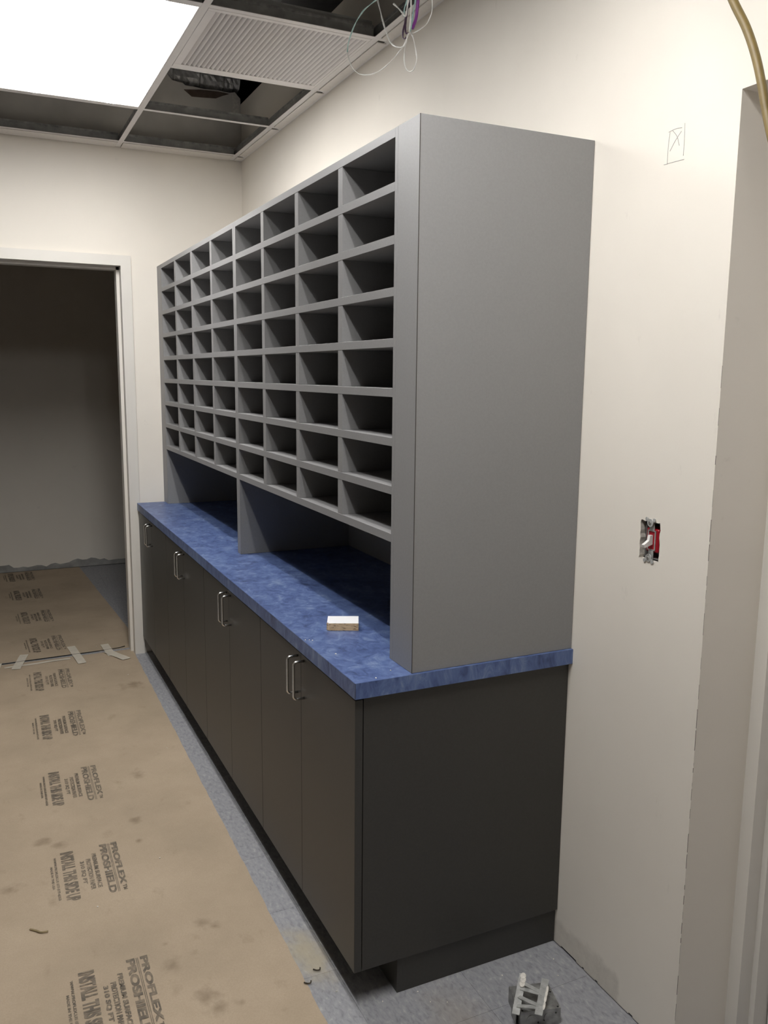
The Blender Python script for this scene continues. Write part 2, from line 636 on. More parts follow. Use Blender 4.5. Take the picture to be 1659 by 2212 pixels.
# hollow metal door frame in the far wall
def frame_profile_jamb(name, side, root):
    # side=+1: right jamb (solid towards +X); built from the clear-opening edge outwards
    x = DX1 if side > 0 else DX0
    s = side
    bm = B()
    prism(bm, sorted_poly([(x, YF - 0.012), (x + s * 0.054, YF - 0.012), (x + s * 0.054, YF - 0.0005), (x + s * 0.029, YF - 0.0005),
               (x + s * 0.029, YF + WT + 0.0005), (x + s * 0.054, YF + WT + 0.0005), (x + s * 0.054, YF + WT + 0.012),
               (x, YF + WT + 0.012), (x, YF + 0.120), (x - s * 0.016, YF + 0.120), (x - s * 0.016, YF + 0.050), (x, YF + 0.050)]),
          2, 0.0, DZ)
    return finish(name, bm, 'frame_paint', root)


def sorted_poly(p):
    return p


d1 = thing('door_1', 'cream painted metal door frame around the dark doorway', 'door frame', (0, 0, 0), kind='structure')
frame_profile_jamb('jamb', 1, d1)
frame_profile_jamb('jamb', -1, d1)
bm = B()
prism(bm, [(YF - 0.012, DZ), (YF - 0.012, DZ + 0.054), (YF - 0.0005, DZ + 0.054), (YF - 0.0005, DZ + 0.029), (YF + WT + 0.0005, DZ + 0.029),
           (YF + WT + 0.0005, DZ + 0.054), (YF + WT + 0.012, DZ + 0.054), (YF + WT + 0.012, DZ), (YF + 0.120, DZ),
           (YF + 0.120, DZ - 0.016), (YF + 0.050, DZ - 0.016), (YF + 0.050, DZ)], 0, DX0 - 0.054, DX1 + 0.054)
finish('head', bm, 'frame_paint', d1)

# door frame in the recess of the opening at right
d2 = thing('door_2', 'cream stepped metal door frame inside the wall opening', 'door frame', (0, 0, 0), kind='structure')
for nm, ya, s in (('jamb', YO, -1), ('jamb', YN, 1)):
    bm = B()
    prism(bm, [(WT, ya), (WT, ya + s * 0.034), (WT + 0.040, ya + s * 0.034), (WT + 0.040, ya + s * 0.049),
               (WT + 0.13, ya + s * 0.049), (WT + 0.13, ya)], 2, 0, ZO)
    finish(nm, bm, 'frame_paint', d2)
bm = B()
prism(bm, [(WT, ZO), (WT, ZO - 0.034), (WT + 0.04, ZO - 0.034), (WT + 0.04, ZO - 0.049), (WT + 0.13, ZO - 0.049), (WT + 0.13, ZO)],
      1, YN + 0.049, YO - 0.049)
finish('head', bm, 'frame_paint', d2)
bm = B()
box(bm, WT + 0.085, WT + 0.129, YN + 0.052, YO - 0.052, 0.008, ZO - 0.052)
finish('door_leaf', bm, 'tee_white', d2)
bm = B()
box(bm, WT, 1.2, YB, YN - 0.002, 0, 2.6)
struct('wall_recess', bm, 'wall_paint', 'drywall beside the recessed door', 'wall')

# ------------------------------------------------------------------ ceiling: deck, grid, tiles
bm = B()
box(bm, XL - 0.1, 1.3, YB - 0.1, Y2, 3.45, 3.55)
box(bm, XL, -0.02, 2.2, 2.32, 3.30, 3.449)
ceil = struct('ceiling', bm, 'plenum_deck', 'open suspended ceiling grid with missing tiles', 'ceiling')
FL, WEB = 0.024, 0.040


def tee_y(x, y0, y1, name='main_tee'):
    bm = B()
    box(bm, x - FL / 2, x + FL / 2, y0, y1, ZG, ZG + 0.0015, mi=0)
    box(bm, x - 0.0012, x + 0.0012, y0, y1, ZG + 0.0016, ZG + WEB, mi=1)
    box(bm, x - 0.0035, x + 0.0035, y0, y1, ZG + WEB - 0.010, ZG + WEB, mi=2)
    finish(name, bm, ['tee_white', 'tee_web', 'galvanized'], ceil)


def tee_x(y, x0, x1, name='cross_tee'):
    bm = B()
    box(bm, x0, x1, y - FL / 2, y + FL / 2, ZG, ZG + 0.0015, mi=0)
    box(bm, x0, x1, y - 0.0012, y + 0.0012, ZG + 0.0016, ZG + WEB, mi=1)
    box(bm, x0, x1, y - 0.0035, y + 0.0035, ZG + WEB - 0.010, ZG + WEB, mi=2)
    k = 0
    for xx in (x0 + 0.02, x0 + 0.055, (x0 + x1) / 2 - .01, (x0 + x1) / 2 + .012, x1 - .03):
        cyl(bm, (xx, y - 0.0022, ZG + 0.020), (xx, y + 0.0022, ZG + 0.020), 0.0022, 6)
    for f in list(bm.faces)[18:]:
        f.material_index = 2
    finish(name, bm, ['tee_white', 'tee_web', 'galvanized'], ceil)


TX = [-0.061, -0.664, -1.276, -1.880, -2.484, -3.088, -3.692, -4.296]
TY = [2.963, 2.363, 1.763, 1.157, 0.556, -0.044, -0.644, -1.244, -1.844, -2.444, -3.044, -3.644, -4.244, -4.844, -5.444, -6.044, -6.644]
for x in TX:
    tee_y(x, YB + 0.022, YF - 0.022)
for y in TY:
    for xa, xb in list(zip(TX[1:], TX[:-1])) + [(XL + 0.02, TX[-1])]:
        # the lit troffers span two cells
        if abs(xa - TX[2]) < 1e-6 and abs(y - 1.763) < 1e-6: continue
        if abs(xa - TX[2]) < 1e-6 and abs(y + 0.644) < 1e-6: continue
        tee_x(y, xa + FL / 2 + .0003, xb - FL / 2 - .0003)
# wall angles
bm = B(); box(bm, -0.022, -0.0004, YB + .001, YF - 0.0225, ZG, ZG + 0.0015); box(bm, -0.002, -0.0004, YB + .001, YF - 0.0225, ZG + .0016, ZG + 0.022)
finish('wall_angle', bm, 'tee_white', ceil)
bm = B(); box(bm, XL + .001, -0.0004, YF - 0.022, YF - 0.0046, ZG, ZG + 0.0015)
finish('wall_angle', bm, 'tee_white', ceil)
bm = B(); box(bm, XL + .0004, XL + 0.022, YB + .001, YF - 0.0225, ZG, ZG + 0.0015)
finish('wall_angle', bm, 'tee_white', ceil)
# narrow cut tile strips along the walls
ys = [YF - 0.05] + TY[1:]
prev = YF - 0.024
for y in TY:
    if prev - y > 0.03:
        bm = B(); box(bm, -0.0489, -0.0135, y + 0.022, prev - 0.016, ZG - 0.0040, ZG - 0.0004, 0.0006)
        finish('tile_strip', bm, 'tile_white', ceil)
    bm = B(); box(bm, TX[0] + FL / 2 + .0003, -0.0225, y - FL / 2, y + FL / 2, ZG, ZG + 0.0015)
    finish('cross_tee', bm, 'tee_white', ceil)
    prev = y
for xa, xb in zip(TX[1:], TX[:-1]):
    bm = B(); box(bm, xa + 0.014, xb - 0.014, 2.972, YF - 0.008, ZG - 0.0040, ZG - 0.0004, 0.0006)
    finish('tile_strip', bm, 'tile_white', ceil)

# ------------------------------------------------------------------ ceiling lights
def troffer(y0, y1, label, suffix=''):
    x0, x1 = TX[2] + FL / 2 + .0005, TX[1] - FL / 2 - .0005
    t = thing('ceiling_light' + suffix, label, 'ceiling light', ((x0 + x1) / 2, (y0 + y1) / 2, ZG))
    bm = B()
    box(bm, x0, x1, y0, y0 + 0.012, ZG + 0.0005, ZG + 0.11); box(bm, x0, x1, y1 - 0.012, y1, ZG + 0.0005, ZG + 0.11)
    box(bm, x0, x0 + 0.004, y0 + .0122, y1 - .0122, ZG + 0.0005, ZG + 0.11); box(bm, x1 - 0.004, x1, y0 + .0122, y1 - .0122, ZG + 0.0005, ZG + 0.11)
    box(bm, x0, x1, y0, y1, ZG + 0.1102, ZG + 0.114)
    part('housing', bm, 'tee_white', t)
    hw = 0.022
    c1, c2 = -0.80, -1.11
    xs = [x0 + 0.0045, c2 - hw, c2 + hw, c1 - hw, c1 + hw, x1 - 0.0045]
    for i in range(5):
        bm = B()
        box(bm, xs[i], xs[i + 1], y0 + 0.0125, y1 - 0.0125, ZG + 0.002, ZG + 0.006)
        if i % 2:
            part('tube' + suffix, bm, 'lamp_tube', t)
        else:
            part('lens' + suffix, bm, 'lamp_lens', t)
    return t


troffer(1.157 + FL / 2, 2.363 - FL / 2, 'glowing white fluorescent troffer beside the louvred return grille')
troffer(-1.244 + FL / 2, -0.044 - FL / 2, 'glowing white fluorescent troffer over the wall opening', '_offscreen')

# ------------------------------------------------------------------ return-air grille
gx0, gx1, gy0, gy1 = TX[1] + FL / 2 + .001, TX[0] - FL / 2 - .001, 1.157 + FL / 2 + .001, 1.763 - FL / 2 - .001
g = thing('return_grille', 'white louvred return-air grille set in the ceiling grid', 'air grille', ((gx0 + gx1) / 2, (gy0 + gy1) / 2, ZG))
bm = B()
wl, wr, wn, wf_ = 0.028, 0.012, 0.020, 0.030
z0, z1 = ZG - 0.001, ZG + 0.012
box(bm, gx0, gx1, gy0, gy0 + wn, z0, z1, 0.001); box(bm, gx0, gx1, gy1 - wf_, gy1, z0, z1, 0.001)
box(bm, gx0, gx0 + wl, gy0 + wn + .0002, gy1 - wf_ - .0002, z0, z1, 0.001); box(bm, gx1 - wr, gx1, gy0 + wn + .0002, gy1 - wf_ - .0002, z0, z1, 0.001)
part('border', bm, 'grille_white', g)
bm = B()
box(bm, gx0, gx1, gy0, gy1, ZG + 0.055, ZG + 0.06)
box(bm, gx0, gx0 + .002, gy0, gy1, ZG + 0.0125, ZG + 0.0549); box(bm, gx1 - .002, gx1, gy0, gy1, ZG + 0.0125, ZG + 0.0549)
box(bm, gx0 + .003, gx1 - .003, gy0, gy0 + .002, ZG + 0.0125, ZG + 0.0549); box(bm, gx0 + .003, gx1 - .003, gy1 - .002, gy1, ZG + 0.0125, ZG + 0.0549)
part('plenum_box', bm, 'grille_dark', g)
NS = 30
pitch = (gx1 - gx0 - wl - wr) / NS
prof = []
for k in range(7):
    t = k / 6
    prof.append((t * pitch * 0.80, 0.0095 * (1 - t) ** 2.2 - 0.0005))
poly = prof + [(x + 0.0002, z + 0.0011) for x, z in prof[::-1]]
bm = B()
prism(bm, poly, 1, 0, gy1 - gy0 - wn - wf_ - .0008)
bmesh.ops.recalc_face_normals(bm, faces=bm.faces)
slat_me = bpy.data.meshes.new('slat')
bm.to_mesh(slat_me); bm.free(); slat_me.materials.append(MATS['grille_white'])
for i in range(NS):
    add('slat', slat_me, g, Vector((gx0 + wl + i * pitch + pitch * .12, gy0 + wn + .0004, ZG)) - OFF[g.name])

# ------------------------------------------------------------------ duct above the torn wall
du = thing('foil_duct', 'crinkled foil-wrapped duct above the torn drywall', 'duct', (-0.18, YF + 0.07, 3.12))
bm = B()
nseg, nr = 22, 16
rings = []
for i in range(nseg + 1):
    x = -0.40 + i * 0.40 / nseg
    ring = []
    for k in range(nr):
        a = 2 * math.pi * k / nr
        r = 0.058 + random.uniform(-.007, .007) + 0.003 * math.sin(i * 0.6 + k)
        ring.append(bm.verts.new((x, YF + 0.062 + r * math.cos(a), 3.18 + r * math.sin(a))))
    rings.append(ring)
for a, c in zip(rings, rings[1:]):
    for k in range(nr):
        bm.faces.new((a[k], a[(k + 1) % nr], c[(k + 1) % nr], c[k]))
bm.faces.new(rings[0]); bm.faces.new(rings[-1])
part('foil_wrap', bm, 'foil', du)
for x in (-0.36, -0.22, -0.09):
    bm = B()
    tube(bm, [(x, YF + .062 + .066 * math.cos(a * math.pi / 8), 3.18 + .066 * math.sin(a * math.pi / 8)) for a in range(17)], 0.003, 6, 1)
    part('strap', bm, 'tee_web', du)

# ------------------------------------------------------------------ base cabinets
CB = [0.0157, 0.778, 1.540, 2.302, 3.064]
XD, XG = -0.6281, -0.6057
DZ0, DZ1 = 0.1032, 0.8258


def handle_bm(y, z0=0.705, z1=0.812):
    bm = B()
    xo = XD - 0.031
    r = 0.010
    pts = [(XD - .0002, y, z1), (xo + r, y, z1)]
    for k in range(1, 6):
        a = k / 6 * math.pi / 2
        pts.append((xo + r - r * math.sin(a), y, z1 - r + r * math.cos(a)))
    pts += [(xo, y, z1 - r), (xo, y, z0 + r)]
    for k in range(1, 6):
        a = k / 6 * math.pi / 2
        pts.append((xo + r - r * math.cos(a), y, z0 + r - r * math.sin(a)))
    pts += [(xo + r, y, z0), (XD - .0002, y, z0)]
    return tube(bm, pts, 0.0037, 10, 1)


BL = ['charcoal laminate base cabinet at the open counter end with exposed side',
      'charcoal laminate base cabinet, second from the exposed counter end',
      'charcoal laminate base cabinet, second from the doorway',
      'charcoal laminate base cabinet beside the doorway frame']
for i in range(4):
    y0, y1 = CB[i], CB[i + 1]
    c = thing('base_cabinet', BL[i], 'cabinet', (-0.31, (y0 + y1) / 2, DZ0))
    bm = B()
    xb = -0.003
    ya = y0 + (0.0195 if i == 0 else 0.0006)
    box(bm, XG, xb, ya, ya + 0.018, DZ0, 0.8345)
    box(bm, XG, xb, y1 - 0.0186, y1 - 0.0006, DZ0, 0.8345)
    box(bm, XG, xb, ya + 0.0181, y1 - 0.0187, DZ0, DZ0 + 0.018)
    box(bm, -0.012, xb, ya + 0.0181, y1 - 0.0187, DZ0 + 0.0181, 0.8345)
    box(bm, XG, XG + 0.09, ya + 0.0181, y1 - 0.0187, 0.816, 0.8345)
    part('carcass', bm, 'charcoal_laminate', c)
    if i == 0:
        bm = B()
        box(bm, XG, -0.001, y0, y0 + 0.019, DZ0, 0.8345, 0.0006)
        part('end_panel', bm, 'charcoal_laminate', c)
    ym = (y0 + y1) / 2
    a0 = y0 if i == 0 else y0 + 0.0013
    for (da, db, hy) in ((a0, ym - 0.0010, ym - 0.026), (ym + 0.0010, y1 - 0.0013, ym + 0.026)):
        bm = B()
        box(bm, XD, XG - 0.0022, da, db, DZ0, DZ1, 0.0007)
        d = part('door', bm, 'charcoal_laminate', c)
        h = part('handle', handle_bm(hy), 'handle_steel', c, d)
        h['label'] = 'brushed steel wire pull'

tk = thing('toe_kick', 'black recessed toe-kick plinth under the charcoal base cabinets', 'toe kick', (-0.25, 1.5, 0))
bm = B(); box(bm, -0.5021, -0.487, 0.0249, 3.060, 0.0005, DZ0 - .0006)
part('front_board', bm, 'charcoal_laminate', tk)
bm = B(); box(bm, -0.4869, -0.0015, 0.0249, 0.0399, 0.0005, DZ0 - .0006)
part('end_board', bm, 'charcoal_laminate', tk)
for y in (0.78, 1.54, 2.30, 3.04):
    bm = B()
    box(bm, -0.4869, -0.0015, y, y + .015, 0.0005, DZ0 - .0006)
    part('cross_board', bm, 'charcoal_laminate', tk)

# ------------------------------------------------------------------ countertop
ct = thing('countertop', 'mottled blue laminate countertop running along the base cabinets', 'countertop', (-0.32, 1.5, ZB))
bm = B(); box(bm, -0.6337, -0.0006, 0.0013, 3.0635, ZB, ZT)
part('slab', bm, 'blue_laminate', ct)
bm = B(); box(bm, -0.635, -0.6339, 0.0002, 3.0635, ZB, ZT - .0003)
part('front_edge', bm, 'blue_laminate_edge', ct)
bm = B(); box(bm, -0.6340, -0.0006, 0.0, 0.0011, ZB, ZT - .0003)
part('end_edge', bm, 'blue_laminate_edge', ct)
bm = B(); box(bm, -0.6351, -0.6342, -0.0001, 0.0008, ZB, ZT)
part('laminate_seam', bm, 'laminate_edge_line', ct)

# ------------------------------------------------------------------ pigeonhole cabinets
ROW_T = [2.142 - 0.1203 * k for k in range(8)]
RH = 0.0993
XF = -DU
COLS_A = [(.132, .454), (.485, .807), (.838, 1.160), (1.191, 1.5135)]
COLS_B = [(1.554, 1.885), (1.914, 2.245), (2.277, 2.607), (2.638, 2.968)]


def pigeon(cols, y0, y1, s0, s1, label, near):
    """y0..y1 carcass extents; s0, s1 thickness of the side panels"""
    c = thing('pigeonhole_cabinet', label, 'cabinet', (-0.24, (y0 + y1) / 2, ZT))
    zb0 = ZT + 0.0006
    L = 'grey_laminate'
    bm = B(); box(bm, XF, -0.0012, y0, y0 + s0, zb0, ZU, 0.0005)
    part('side_panel', bm, L, c)
    bm = B(); box(bm, XF, -0.0012, y1 - s1, y1, zb0, ZU, 0.0005)
    part('side_panel', bm, L, c)
    ia, ib = y0 + s0 + .0002, y1 - s1 - .0002
    bm = B(); box(bm, -0.010, -0.0012, ia, ib, zb0, ZU)
    part('back_panel', bm, L, c)
    bm = B(); box(bm, XF, -0.0102, ia, ib, ROW_T[0], ZU, 0.0004)
    part('top_panel', bm, L, c)
    for k in range(8):
        zt = ROW_T[k] - RH
        zl = ROW_T[k + 1] if k < 7 else zt - 0.0215
        bm = B(); box(bm, XF, -0.0102, ia, ib, zl, zt, 0.0004)
        part('shelf', bm, L, c)
    for (a, bb), (a2, b2) in zip(cols, cols[1:]):
        bm = B(); box(bm, XF + 0.0006, -0.0104, bb, a2, -RH + .0002, -.0002, 0.0004)
        bmesh.ops.recalc_face_normals(bm, faces=bm.faces)
        bmesh.ops.translate(bm, verts=bm.verts, vec=(0, -bb, 0))
        me = bpy.data.meshes.new('divider')
        bm.to_mesh(me); bm.free(); me.materials.append(MATS[L])
        for k in range(8):
            add('divider', me, c, Vector((0, bb, ROW_T[k])) - OFF[c.name])
    if near:
        bm = B(); box(bm, XF, -0.0012, 0.0076, y0 - 0.0007, zb0, ZU, 0.0004)
        part('end_panel', bm, L, c)
        bm = B(); box(bm, XF - .0003, XF + 0.0011, 0.0071, 0.0085, zb0, ZU)
        part('laminate_seam', bm, 'laminate_edge_line', c)
    else:
        bm = B(); box(bm, XF, XF + 0.02, y1 + 0.0005, YF - 0.0015, zb0, ZU, 0.0004)
        part('filler_strip', bm, L, c)
    return c


pigeon(COLS_A, 0.1165, 1.5333, 0.0155, 0.0198, 'grey laminate pigeonhole cabinet with plain exposed end panel on the blue counter', True)
pigeon(COLS_B, 1.5340, 2.984, 0.0200, 0.0160, 'grey laminate pigeonhole cabinet on the blue counter beside the doorway wall', False)

# ------------------------------------------------------------------ little box of cards on the counter
pA, pB = Vector((-0.542, 0.417, 0)), Vector((-0.460, 0.381, 0))
ux = (pB - pA).normalized(); uy = Vector((-ux.y, ux.x, 0))
cbx = thing('card_box', 'small white carton with tan printed front on the blue counter', 'box', (-0.49, 0.43, ZT + .0004))


def obox(bm, o, ux, uy, a0, a1, b0, b1, z0, z1, bev=0.0):
    base = B()
    box(base, a0, a1, b0, b1, z0, z1, bev)
    M = Matrix((ux, uy, Vector((0, 0, 1)))).transposed().to_4x4()
    M.translation = o
    bmesh.ops.transform(base, matrix=M, verts=base.verts)
    me = bpy.data.meshes.new('tmp'); base.to_mesh(me); base.free()
    bm.from_mesh(me); bpy.data.meshes.remove(me)
    return bm


Lc = (pB - pA).length
bm = obox(B(), pA, ux, uy, 0, Lc, 0.0011, 0.072, ZT + .0006, ZT + 0.0222, 0.0005)
part('body', bm, 'card_white', cbx)
bm = obox(B(), pA, ux, uy, 0.0045, Lc, 0, 0.001, ZT + .0006, ZT + 0.0212)
part('printed_front', bm, 'card_print', cbx)
bm = obox(B(), pA, ux, uy, -0.0008, 0.004, -0.0012, 0.001, ZT + .003, ZT + 0.0235)
part('flap', bm, 'card_print', cbx)

# ------------------------------------------------------------------ switch in the wall
sw = thing('light_switch', 'red-bodied toggle switch without cover in a rough wall cut-out', 'light switch', (0.01, -0.261, 1.217))
yc, zc = -0.2600, 1.2190
bm = B()
a0, a1, b0, b1 = yc - 0.0288, yc + 0.0205, zc - 0.0435, zc + 0.0425
box(bm, 0.060, 0.061, a0, a1, b0, b1)
box(bm, 0.006, 0.0599, a0, a0 + .0012, b0, b1); box(bm, 0.006, 0.0599, a1 - .0012, a1, b0, b1)
box(bm, 0.006, 0.0599, a0 + .0013, a1 - .0013, b0, b0 + .0012); box(bm, 0.006, 0.0599, a0 + .0013, a1 - .0013, b1 - .0012, b1)
part('wall_box', bm, 'box_interior', sw)
bm = B()
box(bm, 0.0055, 0.045, yc - 0.0205, yc + 0.0185, zc - 0.0285, zc + 0.0275, 0.003)
part('body', bm, 'switch_red', sw)
# metal yoke: strap with ears and a window around the toggle
bm = B()
xs0, xs1 = 0.0028, 0.0048
for s in (-1, 1):
    box(bm, xs0, xs1, yc - 0.0088, yc + 0.0062, zc + s * 0.0225, zc + s * 0.046)
    for e in (-1, 1):
        cyl(bm, (-0.0028, yc - .0005 + e * 0.0120, zc + s * 0.0490), (-0.0012, yc - .0005 + e * 0.0120, zc + s * 0.0490), 0.0046, 12)
        strapv = [(yc - .0005 + e * 0.003, zc + s * 0.043), (yc - .0005 + e * 0.0105, zc + s * 0.0505), (yc - .0005 + e * 0.0135, zc + s * 0.0470), (yc - .0005 + e * 0.006, zc + s * 0.039)]
        prism(bm, strapv, 0, -0.0026, -0.0012)
    cyl(bm, (-0.003, yc - .0005, zc + s * 0.0415), (-0.0003, yc - .0005, zc + s * 0.0415), 0.0095, 14)
for e in (-1, 1):
    box(bm, xs0, xs1, yc - .0013 + e * 0.0100, yc - .0013 + e * 0.0125, zc - 0.0225, zc + 0.0225)
    box(bm, xs0, xs1, yc - 0.0138, yc + 0.0112, zc + e * 0.0215, zc + e * 0.0235)
part('yoke', bm, 'bracket_steel', sw)
for s in (-1, 1):
    bm = B()
    cyl(bm, (-.0052, yc - .0005, zc + s * 0.0415), (-.0031, yc - .0005, zc + s * 0.0415), 0.0034, 12)
    part('screw', bm, 'handle_steel', sw)
bm = B()
prism(bm, [(0.004, zc + 0.0125), (0.004, zc - 0.0095), (-0.0185, zc - 0.0160), (-0.0215, zc - 0.0090), (-0.0065, zc + 0.0005), (-0.0045, zc + 0.0125)],
      1, yc - 0.0050, yc + 0.0032)
part('toggle', bm, 'switch_toggle', sw)

# ------------------------------------------------------------------ brown paper runners with printing
SK = 0.00975


def paper(name, label, yA, yB, edge_fn, width, mats='kraft_paper'):
    bm = B()
    ny, nx = int((yB - yA) / 0.03), 34
    rows = []
    for j in range(ny + 1):
        y = yA + (yB - yA) * j / ny
        xr = edge_fn(y) + random.uniform(-.0016, .0016)
        row = []
        for i in range(nx + 1):
            t = i / nx
            x = xr - width * t
            z = 0.0011 + 0.0006 * math.sin(y * 9 + x * 5) * math.sin(x * 7 - y * 3)
            if i == 0: z = 0.0011 + 0.0005 * math.sin(y * 21)
            row.append(bm.verts.new((x, y + (random.uniform(-.002, .002) if j in (0, ny) else 0), max(0.0004, z))))
        rows.append(row)
    for a, c in zip(rows, rows[1:]):
        for i in range(nx):
            f = bm.faces.new((a[i], a[i + 1], c[i + 1], c[i]))
    top = list(bm.verts)
    r = bmesh.ops.extrude_face_region(bm, geom=list(bm.faces))
    for v in r['geom']:
        if isinstance(v, bmesh.types.BMVert): v.co.z = 0.0001
    o = finish(name, bm, mats)
    tag(o, label, 'paper', 'brown paper runners on the floor')
    return o


edge1 = lambda y: -0.706 + SK * y
edge2 = lambda y: -0.628 - 0.0525 * (y - 3.5)
p1 = paper('paper_runner', 'brown printed floor paper running in front of the cabinets', -2.6, 3.172, edge1, 0.93)
p2 = paper('paper_runner', 'brown printed floor paper inside the dark room', 3.205, 5.515, edge2, 0.93)
LINES = [('PROFLEX', -1.081, -1.062, 1.062, .803), ('TM', -1.076, -1.0645, .797, .768),
         ('PROSHIELD', -1.118, -1.096, 1.062, .767), ('PREMIUM SURFACE', -1.147, -1.134, 1.017, .811),
         ('PROTECTION PAPER', -1.168, -1.154, .990, .808), ('310 SQ FT', -1.189, -1.175, .983, .848),
         ('INSTALL THIS SIDE UP', -1.242, -1.203, 1.062, .772),
         ('WWW.PROFLEX.US 877-577-6353', -1.265, -1.2575, 1.040, .790), ('MADE IN THE USA', -1.278, -1.271, .987, .854)]


def text_block():
    bm = B()
    for (s, xa, xb, ya, yb) in LINES:
        cu = bpy.data.curves.new('t', 'FONT')
        cu.body = s
        cu.size = 1.0
        cu.resolution_u = 3
        cu.offset = 0.02
        ob = bpy.data.objects.new('t', cu)
        C.objects.link(ob)
        bpy.context.view_layer.update()
        dg = bpy.context.evaluated_depsgraph_get()
        me = bpy.data.meshes.new_from_object(ob.evaluated_get(dg))
        vx = [v.co.x for v in me.vertices]; vy = [v.co.y for v in me.vertices]
        x0, x1, y0, y1 = min(vx), max(vx), min(vy), max(vy)
        for v in me.vertices:
            tx = (v.co.x - x0) / (x1 - x0); ty = (v.co.y - y0) / (y1 - y0)
            v.co = (xa + (xb - xa) * ty, ya + (yb - ya) * tx - 1.062, 0)
        dx_, dy_ = (yb - ya) * 0.030 / max(1e-6, (x1 - x0)), (xb - xa) * 0.035
        for k_, (sx_, sy_) in enumerate(((-1, -1), (1, 1), (-1, 1), (1, -1), (0, 0))):
            m2 = me.copy()
            for v in m2.vertices:
                v.co.y += dx_ * sx_
                v.co.x += dy_ * sy_
                v.co.z = k_ * 0.00002
            bm.from_mesh(m2)
            bpy.data.meshes.remove(m2)
        bpy.data.meshes.remove(me)
        bpy.data.objects.remove(ob)
        bpy.data.curves.remove(cu)
    for xa, xb in ((-1.0925, -1.0905), (-1.0885, -1.0865)):
        bm.faces.new([bm.verts.new(p) for p in ((xa, 0, 0), (xb, 0, 0), (xb, -.296, 0), (xa, -.296, 0))])
    me = bpy.data.meshes.new('printed_text')
    bm.to_mesh(me); bm.free()
    me.materials.append(MATS['paper_ink'])
    return me


txt = text_block()
for k in range(6):
    y = 0.432 - 0.631 + 0.631 * k if k else -0.199
    o = add('printed_text', txt, p1, (SK * (y - 1.062), y, 0.00195))
    o.rotation_euler = (0, 0, -SK)
for k, y in enumerate((3.655, 4.283, 4.915, 5.545)):
    y = min(y, 5.514)
    o = add('printed_text', txt, p2, (0.030 - 0.036 * (y - 3.655), y, 0.00195))
    o.rotation_euler = (0, 0, 0.036)
# last block cut by the wall: stays inside the room
th = B()
box(th, -1.56, -0.704, 3.176, 3.186, 0.0002, 0.0030)
xs = [-1.56, -1.3, -1.1, -0.95, -0.8, -0.71]
th.free()
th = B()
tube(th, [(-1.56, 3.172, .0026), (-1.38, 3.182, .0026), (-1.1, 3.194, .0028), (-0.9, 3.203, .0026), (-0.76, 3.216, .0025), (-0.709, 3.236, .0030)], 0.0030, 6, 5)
o = finish('gap_shade_strip', th, 'gap_shade_black')  # black tube stands in for the shadow in the gap between paper sheets
tag(o, 'thin black strip standing in for the shaded gap between paper runners', 'cord')


def ribbon(name, a, c, wd, label, z=0.0033):
    a = Vector((a[0], a[1], 0)); c = Vector((c[0], c[1], 0))
    d = (c - a).normalized(); nrm = Vector((-d.y, d.x, 0))
    bm = B()
    n = 8
    tops = []
    for i in range(n + 1):
        p = a + (c - a) * i / n
        zz = z + 0.0009 * math.sin(i * 1.3)
        w1 = wd / 2
        tops.append((p + nrm * w1, p - nrm * w1, zz))
    lo, hi = [], []
    for l, r, zz in tops:
        hi.append((bm.verts.new((l.x, l.y, zz + .0003)), bm.verts.new((r.x, r.y, zz + .0003))))
        lo.append((bm.verts.new((l.x, l.y, zz)), bm.verts.new((r.x, r.y, zz))))
    for i in range(n):
        bm.faces.new((hi[i][0], hi[i][1], hi[i + 1][1], hi[i + 1][0]))
        bm.faces.new((lo[i][0], lo[i + 1][0], lo[i + 1][1], lo[i][1]))
        bm.faces.new((hi[i][0], hi[i + 1][0], lo[i + 1][0], lo[i][0]))
        bm.faces.new((hi[i][1], lo[i][1], lo[i + 1][1], hi[i + 1][1]))
    bm.faces.new((hi[0][0], lo[0][0], lo[0][1], hi[0][1])); bm.faces.new((hi[-1][0], hi[-1][1], lo[-1][1], lo[-1][0]))
    o = finish(name, bm, 'tape')
    tag(o, label, 'tape', 'tape pieces across the doorway')
    return o


ribbon('masking_tape', (-0.815, 3.315), (-0.800, 3.09), 0.045, 'short tape strip crossing the dark gap nearest the door frame', 0.0049)
ribbon('masking_tape', (-0.815, 3.17), (-0.735, 2.99), 0.05, 'slanted tape strip overlapping another tape near the door frame', 0.0060)
ribbon('masking_tape', (-0.998, 3.35), (-0.968, 3.02), 0.045, 'kinked tape strip across the dark gap at mid doorway', 0.0049)
ribbon('masking_tape', (-1.252, 3.30), (-1.305, 3.06), 0.045, 'slanted tape strip across the dark gap beside the printing', 0.0049)
ribbon('masking_tape', (-1.395, 3.19), (-1.42, 3.03), 0.05, 'tape strip beyond the slanted one, at the doorway', 0.0049)
ribbon('masking_tape', (-1.36, 3.110), (-1.02, 3.135), 0.022, 'long thin tape strip along the paper end', 0.0026)

# ------------------------------------------------------------------ steel box and bracket on the floor
eb = thing('junction_box', 'galvanized steel junction box with bent H bracket on the floor', 'junction box', (-0.21, -0.19, 0))
o0 = Vector((-0.178, -0.240, 0)); e1 = Vector((-0.101, 0.028, 0)); s1 = e1.length; e1.normalize(); e2 = Vector((-e1.y, e1.x, 0)) * -1
if e2.y < 0: e2 = -e2
HB = 0.044
bm = B()
SB = 0.092
UPZ = Vector((0, 0, 1))
TOP_H = [(.06, .06), (.06, .62), (.94, .06)]
FRONT_H = [(.36, .7), (.40, .35), (.12, .75), (.55, .25)]


